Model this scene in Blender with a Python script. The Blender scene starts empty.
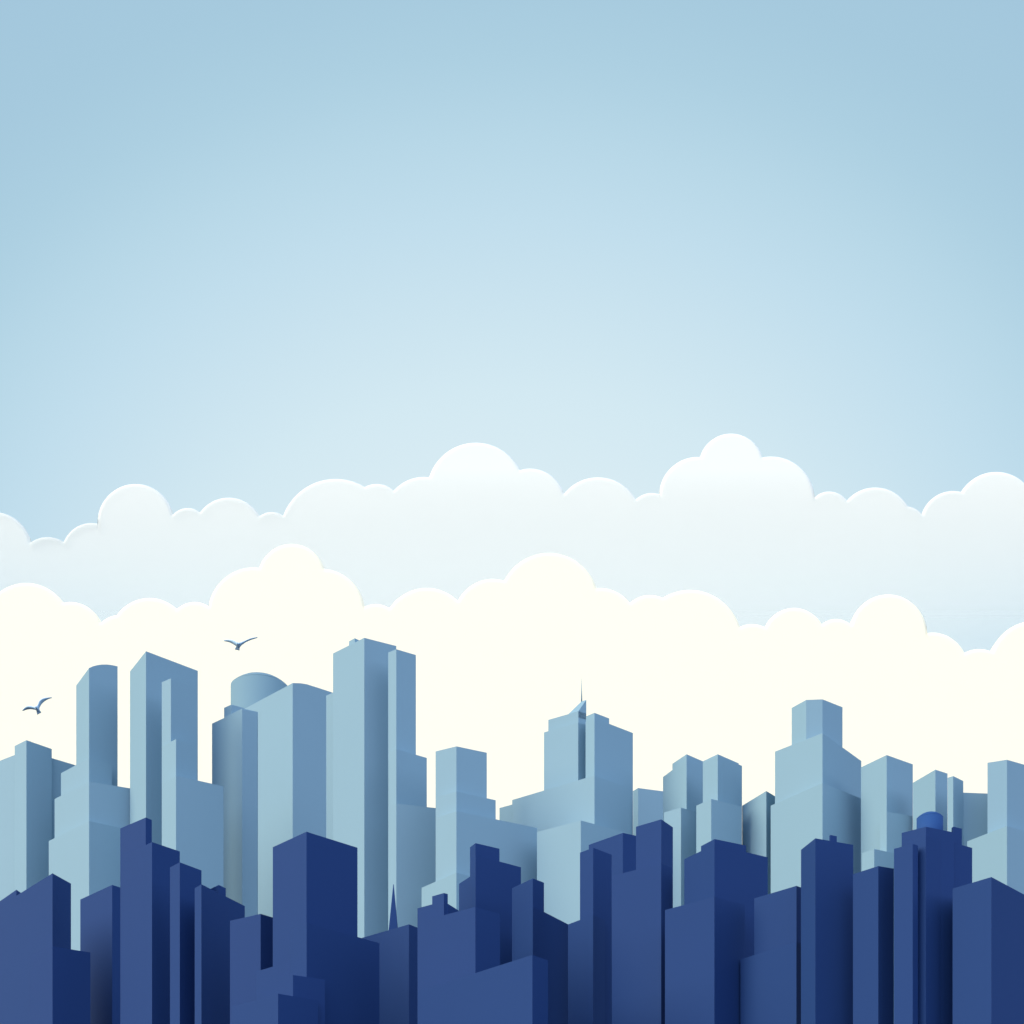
import bpy, bmesh, math, random
import numpy as np
from mathutils import Vector, Matrix

# ------------------------------------------------------------------ set-up
sc = bpy.context.scene
COL = sc.collection
F = 1300.0          # focal length in pixels of a 1024 px wide frame
YH = 1250.0         # row of the horizon, below the frame (camera level, lens shifted up)
CZ = 1.7            # eye height
random.seed(4)

cam_d = bpy.data.cameras.new("camera")
cam = bpy.data.objects.new("camera", cam_d)
COL.objects.link(cam)
cam.location = (0, 0, CZ)
cam.rotation_euler = (math.radians(90), 0, 0)
cam_d.sensor_width = 36.0
cam_d.lens = 36.0 * F / 1024.0
cam_d.shift_y = (YH - 512.0) / 1024.0
cam_d.clip_start = 0.5
cam_d.clip_end = 60000
sc.camera = cam

# ------------------------------------------------------------------ materials
def surface(name, col, rough=0.7, var=0.03, scale=0.02, spec=0.25):
    m = bpy.data.materials.new(name)
    m.use_nodes = True
    nt = m.node_tree
    b = nt.nodes["Principled BSDF"]
    b.inputs["Roughness"].default_value = rough
    b.inputs["Specular IOR Level"].default_value = spec
    tc = nt.nodes.new("ShaderNodeTexCoord")
    no = nt.nodes.new("ShaderNodeTexNoise")
    no.inputs["Scale"].default_value = scale
    no.inputs["Detail"].default_value = 3
    nt.links.new(tc.outputs["Object"], no.inputs["Vector"])
    mx = nt.nodes.new("ShaderNodeMix")
    mx.data_type = 'RGBA'
    mx.inputs[6].default_value = tuple(c * (1 - var) for c in col) + (1,)
    mx.inputs[7].default_value = tuple(min(1, c * (1 + var)) for c in col) + (1,)
    nt.links.new(no.outputs["Fac"], mx.inputs[0])
    nt.links.new(mx.outputs[2], b.inputs["Base Color"])
    return m

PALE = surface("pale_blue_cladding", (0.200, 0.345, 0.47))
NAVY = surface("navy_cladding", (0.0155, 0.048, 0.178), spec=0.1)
DOME_PALE = surface("pale_blue_dome_skin", (0.15, 0.27, 0.37))
DOME_NAVY = surface("navy_dome_skin", (0.021, 0.072, 0.25), spec=0.1)
BIRD = surface("blue_grey_feathers", (0.42, 0.66, 0.90), scale=8)
GROUND = surface("city_ground", (0.06, 0.075, 0.10), 0.9, 0.15, 0.01)

def cloud_mat(name, col, a_top, a_bot, z_top, z_bot):
    """soft scattering vapour; a_top / a_bot is how dense it is near its top and low down"""
    m = bpy.data.materials.new(name)
    m.use_nodes = True
    nt = m.node_tree
    nt.nodes.clear()
    out = nt.nodes.new("ShaderNodeOutputMaterial")
    d = nt.nodes.new("ShaderNodeBsdfDiffuse")
    d.inputs[0].default_value = col + (1,)
    d.inputs[1].default_value = 0.0
    if a_top >= 1 and a_bot >= 1:
        nt.links.new(d.outputs[0], out.inputs[0])
        return m
    tr = nt.nodes.new("ShaderNodeBsdfTransparent")
    mix = nt.nodes.new("ShaderNodeMixShader")
    tc = nt.nodes.new("ShaderNodeTexCoord")
    sp = nt.nodes.new("ShaderNodeSeparateXYZ")
    mr = nt.nodes.new("ShaderNodeMapRange")
    mr.inputs["From Min"].default_value = z_bot
    mr.inputs["From Max"].default_value = z_top
    mr.inputs["To Min"].default_value = a_bot
    mr.inputs["To Max"].default_value = a_top
    nt.links.new(tc.outputs["Object"], sp.inputs[0])
    nt.links.new(sp.outputs[2], mr.inputs["Value"])
    nt.links.new(mr.outputs[0], mix.inputs[0])
    nt.links.new(tr.outputs[0], mix.inputs[1])
    nt.links.new(d.outputs[0], mix.inputs[2])
    nt.links.new(mix.outputs[0], out.inputs[0])
    return m

# ------------------------------------------------------------------ object helpers
def link_mesh(name, verts, faces, mat, parent=None, origin=Vector((0, 0, 0)), smooth=False):
    me = bpy.data.meshes.new(name)
    me.from_pydata([tuple(Vector(v) - origin) for v in verts], [], faces)
    me.materials.append(mat)
    bm = bmesh.new(); bm.from_mesh(me)
    bmesh.ops.recalc_face_normals(bm, faces=bm.faces)
    bm.to_mesh(me); bm.free()
    if smooth:
        for p in me.polygons: p.use_smooth = True
    o = bpy.data.objects.new(name, me)
    COL.objects.link(o)
    if parent is not None:
        o.parent = parent          # the parent Empty stands at `origin`
    else:
        o.location = origin
    return o

def tag(o, label, cat, group=None, kind=None):
    if label: o["label"] = label
    if cat: o["category"] = cat
    if group: o["group"] = group
    if kind: o["kind"] = kind
    return o

def plan(px, py, hh):
    """ground-plan point under the roof point seen at (px, py) when that roof is hh above eye level"""
    d = hh * F / (YH - py)
    return Vector(((px - 512.0) * d / F, d, 0))

def prism(pts, D, corner, profile=None, ridge=None):
    """pts: roof points seen left to right, corner: index of the near corner, D: its distance.
    Returns vertices and faces of a closed building block standing on the ground."""
    hh = (YH - pts[corner][1]) * D / F
    P = [plan(x, y, hh) for x, y in pts]
    L, C, R = P[0], P[corner], P[-1]
    back = L + R - C
    if len(P) > 3 and corner == 2:
        back = L + R - C
    top = hh + CZ
    if profile is None:
        foot = P + [back]
        n = len(foot)
        v = [(p.x, p.y, 0) for p in foot] + [(p.x, p.y, top) for p in foot]
        f = [tuple(range(n)), tuple(range(2 * n - 1, n - 1, -1))]
        f += [(i, (i + 1) % n, n + (i + 1) % n, n + i) for i in range(n)]
        return v, f, P + [back], top
    # curved roof line along the right-hand face, extruded back towards the left end
    base = []; heights = []
    for (px, py) in profile:
        u = (px - 512.0) / F
        # point on segment C->R whose x / y = u
        d = R - C
        t = (u * C.y - C.x) / (d.x - u * d.y)
        p = C + d * t
        base.append(p); heights.append((YH - py) * p.y / F + CZ)
    off = L - C
    v = []; n = len(base)
    for p, h in zip(base, heights):
        v += [(p.x, p.y, 0), (p.x, p.y, h), (p.x + off.x, p.y + off.y, h), (p.x + off.x, p.y + off.y, 0)]
    f = []
    for i in range(n - 1):
        a = 4 * i; b = a + 4
        f += [(a, b, b + 1, a + 1), (a + 1, b + 1, b + 2, a + 2), (a + 2, b + 2, b + 3, a + 3), (a + 3, b + 3, b, a)]
    f += [(0, 1, 2, 3), (4 * n - 4, 4 * n - 1, 4 * n - 2, 4 * n - 3)]
    return v, f, [L, C, R, back], top

def drum(cx, hw, eave, peak, D, bottom_z, seg=64, curve=8):
    r = hw * D / F
    c = Vector(((cx - 512.0) * D / F, D, 0))
    ze = (YH - eave) * D / F + CZ
    zp = (YH - peak) * D / F + CZ
    def ring(rr, z): return [(c.x + rr * math.cos(2 * math.pi * i / seg), c.y + rr * math.sin(2 * math.pi * i / seg), z) for i in range(seg)]
    v = ring(r, bottom_z) + ring(r, ze)
    f = [tuple(range(seg))] + [(i, (i + 1) % seg, seg + (i + 1) % seg, seg + i) for i in range(seg)] + [tuple(range(seg, 2 * seg))]
    h = zp - ze
    R = (r * r + h * h) / (2 * h)
    a0 = math.asin(min(1, r / R))
    cv = ring(r, ze + 0.003)
    for k in range(1, curve):
        a = a0 * (1 - k / curve)
        cv += ring(R * math.sin(a), zp - R + R * math.cos(a))
    cv.append((c.x, c.y, zp))
    cf = [tuple(range(seg))]
    for k in range(curve - 1):
        cf += [(k * seg + i, k * seg + (i + 1) % seg, (k + 1) * seg + (i + 1) % seg, (k + 1) * seg + i) for i in range(seg)]
    t = len(cv) - 1; k = curve - 1
    cf += [(k * seg + i, k * seg + (i + 1) % seg, t) for i in range(seg)]
    return (v, f), (cv, cf)

def cone(cx, D, y_base, y_tip, hw, seg=16, tip=0.04):
    r = hw * D / F
    c = Vector(((cx - 512.0) * D / F, D, 0))
    z0 = (YH - y_base) * D / F + CZ; z1 = (YH - y_tip) * D / F + CZ
    v = []
    for rr, z in ((r, z0), (r * tip, z1)):
        v += [(c.x + rr * math.cos(2 * math.pi * (i + .5) / seg), c.y + rr * math.sin(2 * math.pi * (i + .5) / seg), z) for i in range(seg)]
    f = [tuple(range(seg)), tuple(range(seg, 2 * seg))] + [(i, (i + 1) % seg, seg + (i + 1) % seg, seg + i) for i in range(seg)]
    return v, f

FOOT = []
def building(label, D, mat, blocks, group, extras=(), cat="tower"):
    """blocks: (part name, distance factor, roof points, corner index, profile)"""
    built = []
    for b in blocks:
        name, k, pts = b[0], b[1], b[2]
        corner = b[3] if len(b) > 3 and b[3] is not None else 1
        prof = b[4] if len(b) > 4 else None
        built.append((name, k) + prism(pts, D * k, corner, prof))
    fp = built[0][4]
    origin = sum(fp, Vector()) / len(fp); origin.z = 0
    single = len(built) == 1 and not extras
    if single:
        o = link_mesh("skyscraper", built[0][2], built[0][3], mat, None, origin)
        FOOT.append((o.name, [x[4] for x in built]))
        return tag(o, label, cat, group)
    root = bpy.data.objects.new("skyscraper", None)
    COL.objects.link(root); root.location = origin
    root.empty_display_size = 5
    tag(root, label, cat, group)
    for name, k, v, f, P, top in built:
        link_mesh(name, v, f, mat, root, origin)
    for ex in extras:
        ex(root, origin, D, built)
    FOOT.append((root.name, [x[4] for x in built]))
    return root

def roof_box(pts, k, mat, depth_px=14, name="roof_box"):
    """box standing on the roof: pts seen left to right with near corner in the middle"""
    def make(root, origin, D, built):
        v, f, P, top = prism(pts, D * k, 1)
        zb = min(x[5] for x in built) - 1.0
        v = [(a, b, zb if c == 0 else c) for a, b, c in v]
        link_mesh(name, v, f, mat, root, origin)
    return make

def dome_on(cx, hw, eave, peak, k, mat, zpx):
    def make(root, origin, D, built):
        zb = (YH - zpx) * D * k / F + CZ
        (v, f), (cv, cf) = drum(cx, hw, eave, peak, D * k, zb)
        dr = link_mesh("drum", v, f, mat, root, origin, True)
        cp = link_mesh("dome_cap", cv, cf, mat, root, origin, True)
        for o in (dr, cp):
            for p in o.data.polygons:
                if len(p.vertices) > 8: p.use_smooth = False
    return make

def spire_on(cx, k, y0, y1, hw, mat, name="spire", seg=16):
    def make(root, origin, D, built):
        v, f = cone(cx, D * k, y0, y1, hw, seg)
        link_mesh(name, v, f, mat, root, origin, seg > 8)
    return make

BACK = "pale blue towers of the far row"
FRONT = "navy blue towers of the near row"

def wedge_crown(root, origin, D, built):
    # steep lean-to crown: eave along the left face, ridge at the back of the narrow right face
    k = 1.0
    v, f, P, top = prism([(567.6, 714.9), (578.4, 711.2), (586.3, 713.6)], D * k, 1)
    L, C, R, B = P
    zr = (YH - 699.8) * R.y / F + CZ
    z0 = top - 3
    verts = [(L.x, L.y, z0), (C.x, C.y, z0), (R.x, R.y, z0), (B.x, B.y, z0),
             (L.x, L.y, top), (C.x, C.y, top), (R.x, R.y, zr)]
    t = 0.45   # the ridge stops short of the left wall
    M = R + (B - R) * t
    verts.append((M.x, M.y, zr))
    verts.append((B.x, B.y, top))
    faces = [(0, 1, 2, 3), (0, 1, 5, 4), (1, 2, 6, 5), (4, 5, 6, 7), (4, 7, 8), (0, 4, 8, 3), (3, 8, 7, 6, 2)]
    link_mesh("wedge_crown", verts, faces, PALE, root, origin)

# ------------------------------------------------------------------ far row
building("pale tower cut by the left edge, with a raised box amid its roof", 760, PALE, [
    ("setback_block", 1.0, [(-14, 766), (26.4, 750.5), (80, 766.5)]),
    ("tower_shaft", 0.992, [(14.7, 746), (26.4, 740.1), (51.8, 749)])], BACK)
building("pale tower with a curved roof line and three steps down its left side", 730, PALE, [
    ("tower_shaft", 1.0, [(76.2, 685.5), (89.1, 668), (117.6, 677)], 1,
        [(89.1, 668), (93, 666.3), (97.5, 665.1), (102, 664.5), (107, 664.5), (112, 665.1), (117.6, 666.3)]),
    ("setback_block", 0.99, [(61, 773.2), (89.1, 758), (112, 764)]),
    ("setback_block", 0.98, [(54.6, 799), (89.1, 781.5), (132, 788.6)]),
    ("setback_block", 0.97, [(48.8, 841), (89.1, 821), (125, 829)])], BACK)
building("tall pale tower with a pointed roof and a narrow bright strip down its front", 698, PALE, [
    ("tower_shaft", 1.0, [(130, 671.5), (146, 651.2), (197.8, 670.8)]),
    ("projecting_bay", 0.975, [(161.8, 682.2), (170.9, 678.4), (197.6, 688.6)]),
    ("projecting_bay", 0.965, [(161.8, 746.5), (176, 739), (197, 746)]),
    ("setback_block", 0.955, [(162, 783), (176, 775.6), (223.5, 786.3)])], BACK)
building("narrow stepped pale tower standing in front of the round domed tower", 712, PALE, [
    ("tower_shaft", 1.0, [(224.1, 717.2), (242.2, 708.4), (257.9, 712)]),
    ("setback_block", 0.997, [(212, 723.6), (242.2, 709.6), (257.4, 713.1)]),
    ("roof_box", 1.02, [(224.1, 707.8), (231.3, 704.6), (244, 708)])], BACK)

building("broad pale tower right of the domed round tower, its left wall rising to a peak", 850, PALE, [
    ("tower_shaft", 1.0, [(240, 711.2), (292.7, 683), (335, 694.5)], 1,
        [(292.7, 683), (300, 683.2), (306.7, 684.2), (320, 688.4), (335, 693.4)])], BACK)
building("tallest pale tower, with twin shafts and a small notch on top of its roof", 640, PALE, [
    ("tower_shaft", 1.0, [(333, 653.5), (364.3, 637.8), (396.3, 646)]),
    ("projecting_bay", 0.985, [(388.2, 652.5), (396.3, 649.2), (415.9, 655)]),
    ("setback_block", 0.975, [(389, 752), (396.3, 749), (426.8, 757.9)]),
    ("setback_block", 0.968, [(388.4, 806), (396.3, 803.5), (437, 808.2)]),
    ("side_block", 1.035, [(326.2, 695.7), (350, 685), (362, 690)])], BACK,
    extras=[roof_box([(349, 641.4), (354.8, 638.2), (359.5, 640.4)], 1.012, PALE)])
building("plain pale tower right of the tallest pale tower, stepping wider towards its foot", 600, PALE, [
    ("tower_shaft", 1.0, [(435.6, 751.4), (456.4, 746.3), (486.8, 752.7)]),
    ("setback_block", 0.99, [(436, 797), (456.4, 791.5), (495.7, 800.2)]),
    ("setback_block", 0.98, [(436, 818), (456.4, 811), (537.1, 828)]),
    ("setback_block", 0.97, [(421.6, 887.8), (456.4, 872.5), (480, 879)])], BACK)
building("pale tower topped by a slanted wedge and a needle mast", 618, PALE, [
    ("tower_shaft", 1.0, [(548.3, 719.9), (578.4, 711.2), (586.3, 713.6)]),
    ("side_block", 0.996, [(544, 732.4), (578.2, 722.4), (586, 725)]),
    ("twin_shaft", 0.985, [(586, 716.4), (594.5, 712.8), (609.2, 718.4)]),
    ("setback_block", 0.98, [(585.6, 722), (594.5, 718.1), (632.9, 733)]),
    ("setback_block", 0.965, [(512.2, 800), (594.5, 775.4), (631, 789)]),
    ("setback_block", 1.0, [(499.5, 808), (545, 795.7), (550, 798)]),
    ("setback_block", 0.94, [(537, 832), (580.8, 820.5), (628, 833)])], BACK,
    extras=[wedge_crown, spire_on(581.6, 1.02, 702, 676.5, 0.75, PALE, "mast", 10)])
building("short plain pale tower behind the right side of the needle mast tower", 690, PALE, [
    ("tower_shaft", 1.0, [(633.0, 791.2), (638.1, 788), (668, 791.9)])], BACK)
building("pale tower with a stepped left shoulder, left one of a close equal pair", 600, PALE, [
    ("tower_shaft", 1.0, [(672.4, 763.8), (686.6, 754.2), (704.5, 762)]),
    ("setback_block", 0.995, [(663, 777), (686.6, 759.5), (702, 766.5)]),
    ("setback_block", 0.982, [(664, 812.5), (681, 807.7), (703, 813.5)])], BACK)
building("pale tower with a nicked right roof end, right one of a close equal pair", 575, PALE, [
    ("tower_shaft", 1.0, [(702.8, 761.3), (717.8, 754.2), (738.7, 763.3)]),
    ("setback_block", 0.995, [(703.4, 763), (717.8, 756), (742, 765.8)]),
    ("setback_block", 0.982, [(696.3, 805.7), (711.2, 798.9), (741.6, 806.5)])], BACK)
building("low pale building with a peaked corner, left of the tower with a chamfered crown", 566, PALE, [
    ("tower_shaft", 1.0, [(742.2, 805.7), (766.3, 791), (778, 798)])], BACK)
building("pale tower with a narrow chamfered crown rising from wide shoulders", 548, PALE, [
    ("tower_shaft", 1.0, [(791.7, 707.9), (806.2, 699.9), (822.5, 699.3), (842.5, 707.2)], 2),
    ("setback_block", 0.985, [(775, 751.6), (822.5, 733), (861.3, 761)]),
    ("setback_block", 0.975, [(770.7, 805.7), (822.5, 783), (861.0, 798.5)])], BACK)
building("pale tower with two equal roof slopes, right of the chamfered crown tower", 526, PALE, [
    ("tower_shaft", 1.0, [(861, 767.3), (886.7, 755), (912.8, 764.3)]),
    ("setback_block", 0.98, [(862, 853), (874.2, 848.9), (911, 857)]),
    ("setback_block", 0.99, [(880, 814.4), (886.7, 811.8), (912.6, 816)])], BACK)
building("pale tower standing behind the small navy roof dome", 508, PALE, [
    ("tower_shaft", 1.0, [(912.9, 782.8), (935.4, 769.6), (947.5, 773.5)])], BACK)
building("narrow pale tower with a low flat-roofed wing reaching right", 494, PALE, [
    ("tower_shaft", 1.0, [(947.6, 777.9), (953.2, 776), (963.3, 781)]),
    ("side_wing", 1.01, [(948, 794.5), (953.4, 792.2), (990, 793.6)])], BACK)
building("pale tower cut by the right edge, with a low step at its left foot", 482, PALE, [
    ("tower_shaft", 1.0, [(987.5, 762.8), (1007, 759.7), (1046, 771)]),
    ("setback_block", 0.985, [(967.2, 841.3), (1007, 826), (1040, 835)])], BACK)

# a round tower on its own, behind the others
def round_tower(label, D, cx, hw, eave, peak):
    (v, f), (cv, cf) = drum(cx, hw, eave, peak, D, 0)
    origin = Vector(((cx - 512.0) * D / F, D, 0))
    root = bpy.data.objects.new("round_tower", None); COL.objects.link(root); root.location = origin
    tag(root, label, "tower", BACK)
    a = link_mesh("tower_shaft", v, f, DOME_PALE, root, origin, True)
    b = link_mesh("dome_cap", cv, cf, DOME_PALE, root, origin, True)
    for o in (a, b):
        for p in o.data.polygons:
            if len(p.vertices) > 8: p.use_smooth = False
    FOOT.append((root.name, [[Vector(q[:2] + (0,)) for q in v[:64:4]]]))
round_tower("round pale tower with a shallow domed top", 1000, 260, 28.6, 687.5, 676.0)

# ------------------------------------------------------------------ near row
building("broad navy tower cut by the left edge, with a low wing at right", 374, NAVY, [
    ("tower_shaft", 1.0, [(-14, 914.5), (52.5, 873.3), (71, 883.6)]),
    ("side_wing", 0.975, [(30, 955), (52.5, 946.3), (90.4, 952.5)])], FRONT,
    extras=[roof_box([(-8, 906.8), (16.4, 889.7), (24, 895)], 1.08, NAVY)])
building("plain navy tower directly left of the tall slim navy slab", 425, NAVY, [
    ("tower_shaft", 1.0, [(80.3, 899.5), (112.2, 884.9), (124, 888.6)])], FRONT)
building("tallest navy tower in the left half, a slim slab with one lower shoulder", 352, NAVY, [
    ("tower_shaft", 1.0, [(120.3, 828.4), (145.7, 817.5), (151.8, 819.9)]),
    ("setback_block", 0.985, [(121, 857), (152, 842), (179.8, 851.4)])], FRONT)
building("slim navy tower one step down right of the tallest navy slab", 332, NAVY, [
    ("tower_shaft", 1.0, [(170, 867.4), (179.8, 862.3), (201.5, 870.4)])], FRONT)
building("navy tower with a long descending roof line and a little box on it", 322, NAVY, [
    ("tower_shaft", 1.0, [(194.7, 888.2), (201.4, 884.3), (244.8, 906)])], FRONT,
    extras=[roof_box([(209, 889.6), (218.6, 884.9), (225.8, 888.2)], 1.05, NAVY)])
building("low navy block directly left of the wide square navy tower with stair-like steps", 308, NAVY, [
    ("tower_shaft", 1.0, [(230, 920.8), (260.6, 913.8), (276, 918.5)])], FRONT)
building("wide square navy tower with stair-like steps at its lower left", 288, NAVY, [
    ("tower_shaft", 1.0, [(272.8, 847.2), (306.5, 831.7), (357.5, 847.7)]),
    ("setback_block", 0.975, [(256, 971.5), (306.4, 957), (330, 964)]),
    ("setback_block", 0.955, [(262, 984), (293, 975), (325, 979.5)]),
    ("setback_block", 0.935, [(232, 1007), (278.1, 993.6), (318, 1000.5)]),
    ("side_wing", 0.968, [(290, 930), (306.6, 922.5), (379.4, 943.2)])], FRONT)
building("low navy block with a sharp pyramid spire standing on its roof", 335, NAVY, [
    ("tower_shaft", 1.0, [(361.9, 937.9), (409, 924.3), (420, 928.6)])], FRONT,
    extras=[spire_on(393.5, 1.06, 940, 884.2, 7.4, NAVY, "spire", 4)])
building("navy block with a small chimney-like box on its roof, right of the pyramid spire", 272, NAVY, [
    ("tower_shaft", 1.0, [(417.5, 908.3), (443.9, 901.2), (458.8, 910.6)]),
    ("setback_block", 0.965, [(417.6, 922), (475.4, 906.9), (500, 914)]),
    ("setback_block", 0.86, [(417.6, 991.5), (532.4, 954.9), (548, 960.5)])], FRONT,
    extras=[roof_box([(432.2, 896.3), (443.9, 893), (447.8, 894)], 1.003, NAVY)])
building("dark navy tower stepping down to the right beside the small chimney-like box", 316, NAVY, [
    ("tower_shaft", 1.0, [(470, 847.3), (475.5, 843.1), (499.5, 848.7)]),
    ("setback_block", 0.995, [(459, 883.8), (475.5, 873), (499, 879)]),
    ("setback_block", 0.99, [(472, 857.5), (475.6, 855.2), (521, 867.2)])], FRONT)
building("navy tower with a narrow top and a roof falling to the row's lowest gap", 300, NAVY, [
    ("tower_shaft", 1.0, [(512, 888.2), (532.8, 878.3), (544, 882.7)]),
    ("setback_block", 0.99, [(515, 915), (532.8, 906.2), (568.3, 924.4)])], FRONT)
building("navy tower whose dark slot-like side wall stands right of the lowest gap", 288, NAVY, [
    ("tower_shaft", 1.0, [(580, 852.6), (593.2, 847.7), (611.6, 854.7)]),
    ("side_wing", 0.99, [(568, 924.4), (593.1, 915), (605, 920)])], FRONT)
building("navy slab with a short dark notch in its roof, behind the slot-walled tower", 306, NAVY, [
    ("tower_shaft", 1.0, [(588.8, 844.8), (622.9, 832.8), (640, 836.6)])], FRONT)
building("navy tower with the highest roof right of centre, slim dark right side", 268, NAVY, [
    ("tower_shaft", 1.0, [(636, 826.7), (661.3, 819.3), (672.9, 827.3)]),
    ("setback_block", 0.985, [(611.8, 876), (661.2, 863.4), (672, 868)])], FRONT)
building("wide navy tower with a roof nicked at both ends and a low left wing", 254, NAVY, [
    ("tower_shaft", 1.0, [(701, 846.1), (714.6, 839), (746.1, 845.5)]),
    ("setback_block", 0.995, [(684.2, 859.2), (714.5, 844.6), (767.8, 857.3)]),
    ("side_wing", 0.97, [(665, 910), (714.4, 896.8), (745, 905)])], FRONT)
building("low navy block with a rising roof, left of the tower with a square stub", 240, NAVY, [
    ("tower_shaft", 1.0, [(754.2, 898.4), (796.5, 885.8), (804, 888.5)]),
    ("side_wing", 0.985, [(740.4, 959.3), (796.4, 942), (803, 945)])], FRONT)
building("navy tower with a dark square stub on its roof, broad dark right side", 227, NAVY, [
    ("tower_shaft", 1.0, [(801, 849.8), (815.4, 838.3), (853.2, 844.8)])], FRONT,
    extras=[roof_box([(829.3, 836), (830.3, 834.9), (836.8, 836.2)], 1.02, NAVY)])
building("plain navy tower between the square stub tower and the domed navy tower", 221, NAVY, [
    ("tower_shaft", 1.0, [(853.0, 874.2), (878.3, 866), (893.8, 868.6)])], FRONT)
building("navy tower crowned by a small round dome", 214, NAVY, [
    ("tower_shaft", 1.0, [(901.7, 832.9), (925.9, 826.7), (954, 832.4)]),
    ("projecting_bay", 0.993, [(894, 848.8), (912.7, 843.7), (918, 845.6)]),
    ("setback_block", 0.997, [(905, 841), (925.8, 835), (972.2, 847.9)])], FRONT,
    extras=[dome_on(929.8, 12.7, 818, 812.3, 1.035, DOME_NAVY, 850),
            roof_box([(951.5, 828), (953.2, 826.6), (961.9, 828.6)], 1.027, NAVY)])
building("navy tower cut by the right edge, with a sharp corner peak", 205, NAVY, [
    ("tower_shaft", 1.0, [(952.6, 888.6), (991.4, 877), (1040, 903)])], FRONT)

# ------------------------------------------------------------------ cloud banks
BACK_CIRCLES = [(-6, 549, 38), (48, 565, 29), (92, 552, 30), (136, 521, 38), (188, 527, 20), (229, 532, 35.3), (272, 531, 20),
    (336, 534, 56), (377, 508, 25), (424, 516, 40), (476, 490.5, 48.7), (530, 503, 35.3), (598, 520, 43.6), (652, 516, 24),
    (698, 495, 39), (731, 465, 32.3), (771, 499, 43.4), (829, 512, 21.5), (875, 524, 37.5), (904, 528, 23), (953, 523, 33), (996, 512, 41)]
FRONT_CIRCLES = [(27, 627, 45), (71, 634, 33), (120, 640, 26), (150, 637, 40), (195, 627, 26), (254, 612, 45.5), (292, 577, 34),
    (322, 611, 43), (376, 628, 25), (427, 632, 45), (493, 617, 39), (549, 602, 50), (600, 625, 38), (650, 624, 30), (690, 641, 52),
    (752, 651, 28), (794, 639, 32), (836, 641, 23), (888, 632, 38.5), (932, 667, 35.5), (979, 680, 32), (1034, 665, 45)]

def cloud_bank(name, circles, D, floor_px, mat, x0=-420, x1=1444, T=3.0, w=4.0, back=26.0):
    cs = []
    for c, y, r in circles:
        cs.append((c, y, r))
    for c, y, r in circles:                      # the bank goes on past both ends of the view
        if c > 30: cs.append((-c - 12, y + 6, r))
        if c < 990: cs.append((2080 - c, y + 4, r))
    s = D / F
    rows = [0, .3, .8, 1.5, 2.4, 3.6, 5, 6.8, 9, 12, 16, 22, 32, 50, 80, 130, 220]
    step = 0.5
    n = int((x1 - x0) / step) + 1
    # silhouette, finely sampled
    fine = []
    for i in range(int((x1 - x0) * 4) + 1):
        x = x0 + i / 4.0
        yt = floor_px
        for cx, cy, r in cs:
            if abs(x - cx) < r: yt = min(yt, cy - math.sqrt(r * r - (x - cx) ** 2))
        fine.append((x, yt))
    fa = np.array(fine)
    ver = []; m = len(rows) + 1
    for i in range(n):
        x, yt = fine[i * 2]
        loc = fa[max(0, i * 2 - 4 * int(w) - 8): i * 2 + 4 * int(w) + 9]
        for q in rows + [None]:
            y = (yt + q) if q is not None else YH + 3
            d = 0.0 if q == 0 else min(w, float(np.sqrt(((loc - (x, y)) ** 2).sum(1).min())))
            b = T * math.sqrt(max(0.0, 1 - (1 - d / w) ** 2))
            ver.append(((x - 512) * s, D - b * s, (YH - y - 1.4) * s + CZ, b * s * (1 + back / T)))
    V = [(a, b, c) for a, b, c, e in ver] + [(a, b + e, c) for a, b, c, e in ver]
    N = len(ver); Fs = []
    for i in range(n - 1):
        for j in range(m - 1):
            a = i * m + j
            Fs.append((a, a + m, a + m + 1, a + 1))
            Fs.append((N + a, N + a + 1, N + a + m + 1, N + a + m))
    o = link_mesh(name, V, Fs, mat, None, Vector((0, D, 0)), True)
    bm = bmesh.new(); bm.from_mesh(o.data)
    bmesh.ops.remove_doubles(bm, verts=bm.verts, dist=0.01)
    bmesh.ops.recalc_face_normals(bm, faces=bm.faces)
    bm.to_mesh(o.data); bm.free()
    return o

CREAM = cloud_mat("cream_cloud", (0.97, 0.94, 0.77), 1, 1, 0, 0)
DB = 5200.0
zt = (YH - 470) * DB / F; zb = (YH - 640) * DB / F
MIST = cloud_mat("pale_blue_cloud", (0.86, 0.895, 0.87), 0.92, 0.15, zt, zb)
tag(cloud_bank("cloud_bank", FRONT_CIRCLES, 3400.0, 655, CREAM),
    "bright cream cloud bank directly behind the towers, the lower of the two", "cloud bank")
tag(cloud_bank("cloud_bank", BACK_CIRCLES, DB, 552, MIST, back=8.0),
    "pale blue-white cloud bank rising higher behind the cream one", "cloud bank")

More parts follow.
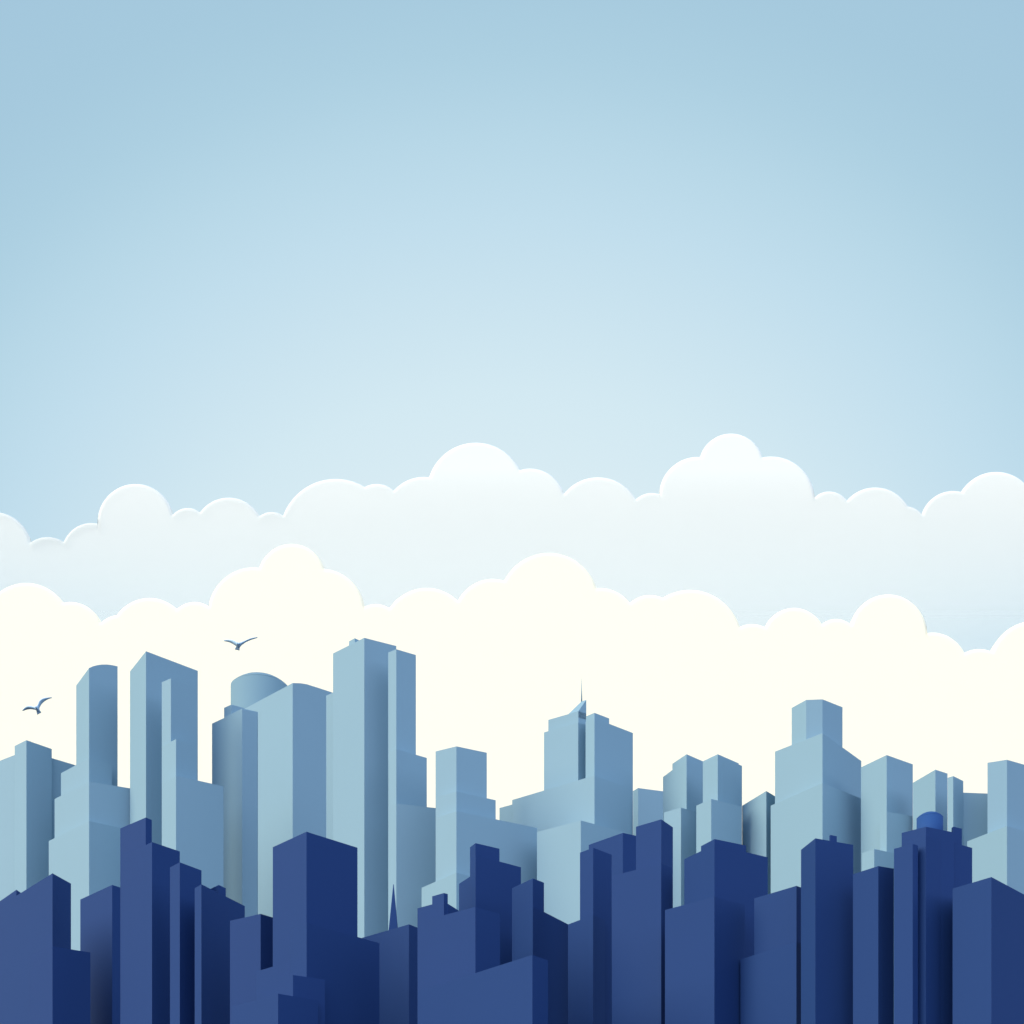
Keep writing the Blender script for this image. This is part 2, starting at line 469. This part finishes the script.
# ------------------------------------------------------------------ birds
def gull(label, D, path, body, tail, head, yaw):
    """path: wing line as (px, py, half thickness px); one continuous body"""
    s = D / F
    def W(px, py, dy=0.0):
        k = (D + dy) / F
        return Vector(((px - 512) * k, D + dy, (YH - py) * k + CZ))
    origin = W(*body)
    bm = bmesh.new()
    # wings: one swept loft from tip to tip
    seg = 12; rings = []
    def cat(p0, p1, p2, p3, t):
        return tuple(0.5 * ((2 * b) + (-a + c) * t + (2 * a - 5 * b + 4 * c - d) * t * t + (-a + 3 * b - 3 * c + d) * t ** 3) for a, b, c, d in zip(p0, p1, p2, p3))
    pts = []
    for i in range(len(path) - 1):
        p0 = path[max(0, i - 1)]; p3 = path[min(len(path) - 1, i + 2)]
        for k in range(5): pts.append(cat(p0, path[i], path[i + 1], p3, k / 5))
    pts.append(path[-1])
    mid = min(range(len(pts)), key=lambda i: abs(pts[i][0] - body[0]))
    for i, (px, py, h) in enumerate(pts):
        a = pts[max(0, i - 1)]; b = pts[min(len(pts) - 1, i + 1)]
        tx, tz = (b[0] - a[0]), -(b[1] - a[1]); l = math.hypot(tx, tz) or 1
        nx, nz = -tz / l, tx / l
        sweep = abs(px - body[0]) / 17.0
        c = W(px, py, 0.10 * sweep ** 1.6)
        hh = max(h, 0.12) * s; ch = hh * 2.4
        rings.append([bm.verts.new(c + Vector((nx * hh * math.sin(q), ch * math.cos(q), nz * hh * math.sin(q)))) for q in [2 * math.pi * k / seg for k in range(seg)]])
    for r0, r1 in zip(rings, rings[1:]):
        for k in range(seg): bm.faces.new((r0[k], r0[(k + 1) % seg], r1[(k + 1) % seg], r1[k]))
    bm.faces.new(rings[0]); bm.faces.new(list(reversed(rings[-1])))
    def blob(c, rx, ry, rz):
        g = bmesh.ops.create_uvsphere(bm, u_segments=16, v_segments=10, radius=1)
        for v in g["verts"]: v.co = Vector((v.co.x * rx, v.co.y * ry, v.co.z * rz)) + c
    blob(W(*body), 1.5 * s, 5 * s, 1.7 * s)
    blob(W(head[0], head[1], -4.5 * s), 1.0 * s, 1.6 * s, 1.0 * s)
    g = bmesh.ops.create_cone(bm, cap_ends=True, segments=8, radius1=.35 * s, radius2=0.05 * s, depth=1.4 * s)
    for v in g["verts"]: v.co = Vector((v.co.x, v.co.z - 6 * s, v.co.y)) + W(head[0], head[1] + .2)
    # tail fan
    tv = []
    for off, hw in ((0.0, 0.9), (1.0, 1.0)):
        pass
    b0 = W(body[0], body[1], 2.5 * s)
    t0, t1 = W(tail[0][0], tail[0][1], 6 * s), W(tail[1][0], tail[1][1], 6 * s)
    side = Vector((1.25 * s, 0, 0)); th = Vector((0, 0.8 * s, 0))
    quad = [b0 - side, b0 + side, t1, t0]
    A = [bm.verts.new(q - th) for q in quad]; Bq = [bm.verts.new(q + th) for q in quad]
    bm.faces.new(A); bm.faces.new(list(reversed(Bq)))
    for k in range(4): bm.faces.new((A[k], Bq[k], Bq[(k + 1) % 4], A[(k + 1) % 4]))
    bmesh.ops.recalc_face_normals(bm, faces=bm.faces)
    for v in bm.verts: v.co -= origin
    me = bpy.data.meshes.new("bird"); bm.to_mesh(me); bm.free()
    me.materials.append(BIRD)
    o = bpy.data.objects.new("bird", me); COL.objects.link(o); o.location = origin
    md = o.modifiers.new("weld", 'REMESH'); md.mode = 'VOXEL'; md.voxel_size = 0.22 * s
    dg = bpy.context.evaluated_depsgraph_get()
    me2 = bpy.data.meshes.new_from_object(o.evaluated_get(dg))
    o.modifiers.clear(); o.data = me2
    for p in me2.polygons: p.use_smooth = True
    return tag(o, label, "bird", "gulls flying above the towers")

gull("blue-grey bird flying above the roofs with nearly level wings, higher of the two", 44,
     [(224.0, 640.7, .35), (228.7, 640.9, .9), (233, 642.2, 1.35), (236.3, 644.2, 1.5), (238.4, 645.2, 1.5), (241.2, 643.8, 1.0), (245.3, 641.5, .65), (250.2, 639.3, .6), (254, 638.2, .5), (257.4, 637.5, .3)],
     (238.4, 645.3), ((234.9, 649.2), (239.4, 650.4)), (239.5, 643.8), 0)
gull("blue-grey bird with one wing raised high, lower of the two, beside the left edge", 48,
     [(22.6, 710.6, .35), (26.4, 708.3, .95), (30, 707.6, 1.2), (33.9, 708.2, 1.1), (37, 708.6, 1.3), (38.8, 705.8, 1.0), (40.6, 702.4, 1.2), (43.6, 699.9, 1.1), (48, 698.3, .6), (52, 697.6, .3)],
     (37.4, 708.9), ((37.2, 714.6), (41.3, 712.3)), (36.2, 707.4), 0)

# ------------------------------------------------------------------ ground
S = 30000
g = link_mesh("ground", [(-S, -S, 0), (S, -S, 0), (S, S, 0), (-S, S, 0)], [(0, 1, 2, 3)], GROUND)
tag(g, None, None, None, "structure")

# ------------------------------------------------------------------ light
SUN_DIR = Vector((-0.92, -0.32, 0.46)).normalized()      # towards the sun
SUN_COL = (1.0, 0.82, 0.50)
sun_d = bpy.data.lights.new("sun", 'SUN')
sun_d.energy = 3.5
sun_d.angle = math.radians(50)
sun_d.color = SUN_COL
sun = bpy.data.objects.new("sun", sun_d)
COL.objects.link(sun)
sun.rotation_euler = SUN_DIR.to_track_quat('Z', 'Y').to_euler()
sun.location = (0, 0, 500)

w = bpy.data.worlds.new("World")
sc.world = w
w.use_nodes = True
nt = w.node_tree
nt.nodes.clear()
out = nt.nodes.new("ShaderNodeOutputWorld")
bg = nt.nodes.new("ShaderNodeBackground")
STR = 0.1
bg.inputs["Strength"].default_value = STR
sky = nt.nodes.new("ShaderNodeTexSky")
sky.sky_type = 'NISHITA'
sky.sun_disc = False
sky.sun_elevation = math.asin(SUN_DIR.z)
sky.sun_rotation = math.atan2(SUN_DIR.x, SUN_DIR.y)
sky.air_density = 1.0
sky.dust_density = 0.6
tc = nt.nodes.new("ShaderNodeTexCoord")
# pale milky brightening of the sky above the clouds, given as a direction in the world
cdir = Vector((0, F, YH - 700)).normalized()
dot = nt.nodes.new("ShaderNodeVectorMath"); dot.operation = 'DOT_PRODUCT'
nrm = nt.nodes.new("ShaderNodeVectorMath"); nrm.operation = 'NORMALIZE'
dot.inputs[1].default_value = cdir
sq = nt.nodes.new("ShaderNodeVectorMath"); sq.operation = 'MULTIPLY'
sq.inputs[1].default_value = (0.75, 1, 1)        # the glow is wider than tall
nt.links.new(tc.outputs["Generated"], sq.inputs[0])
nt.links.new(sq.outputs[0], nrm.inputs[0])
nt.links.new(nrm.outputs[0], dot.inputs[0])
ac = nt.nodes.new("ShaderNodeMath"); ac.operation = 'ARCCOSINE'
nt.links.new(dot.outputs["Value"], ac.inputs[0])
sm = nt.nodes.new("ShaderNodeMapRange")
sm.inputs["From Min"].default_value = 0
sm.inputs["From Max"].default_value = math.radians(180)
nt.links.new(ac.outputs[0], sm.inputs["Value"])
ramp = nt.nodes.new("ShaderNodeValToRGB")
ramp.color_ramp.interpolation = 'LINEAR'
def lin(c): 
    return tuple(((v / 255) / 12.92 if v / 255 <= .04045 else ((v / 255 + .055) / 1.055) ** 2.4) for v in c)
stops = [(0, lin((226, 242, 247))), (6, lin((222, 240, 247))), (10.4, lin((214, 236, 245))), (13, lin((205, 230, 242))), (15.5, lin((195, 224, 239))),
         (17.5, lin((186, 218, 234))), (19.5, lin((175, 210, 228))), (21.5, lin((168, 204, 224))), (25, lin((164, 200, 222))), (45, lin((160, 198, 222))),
         (75, (0.45, 0.66, 0.90)), (110, (1.55, 1.68, 1.95)), (180, (1.55, 1.68, 1.95))]  # sky behind the camera brightened as added fill on clouds and right-hand walls
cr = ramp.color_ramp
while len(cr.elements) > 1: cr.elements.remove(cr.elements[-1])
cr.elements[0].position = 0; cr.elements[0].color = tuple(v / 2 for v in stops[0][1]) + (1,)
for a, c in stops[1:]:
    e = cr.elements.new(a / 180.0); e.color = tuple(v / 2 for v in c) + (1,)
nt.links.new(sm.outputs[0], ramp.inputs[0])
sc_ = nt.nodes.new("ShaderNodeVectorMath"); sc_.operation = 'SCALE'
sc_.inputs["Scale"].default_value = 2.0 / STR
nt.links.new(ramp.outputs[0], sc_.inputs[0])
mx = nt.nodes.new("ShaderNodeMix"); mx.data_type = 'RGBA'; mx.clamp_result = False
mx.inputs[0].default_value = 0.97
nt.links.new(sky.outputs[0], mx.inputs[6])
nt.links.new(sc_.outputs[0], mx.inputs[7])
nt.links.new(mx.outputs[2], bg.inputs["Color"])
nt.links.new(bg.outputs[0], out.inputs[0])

sc.view_settings.view_transform = 'Standard'
sc.view_settings.look = 'None'
sc.view_settings.exposure = 0
sc.view_settings.gamma = 1
sc.cycles.use_denoising = True
sc.cycles.max_bounces = 8
sc.cycles.diffuse_bounces = 5
sc.cycles.transparent_max_bounces = 16
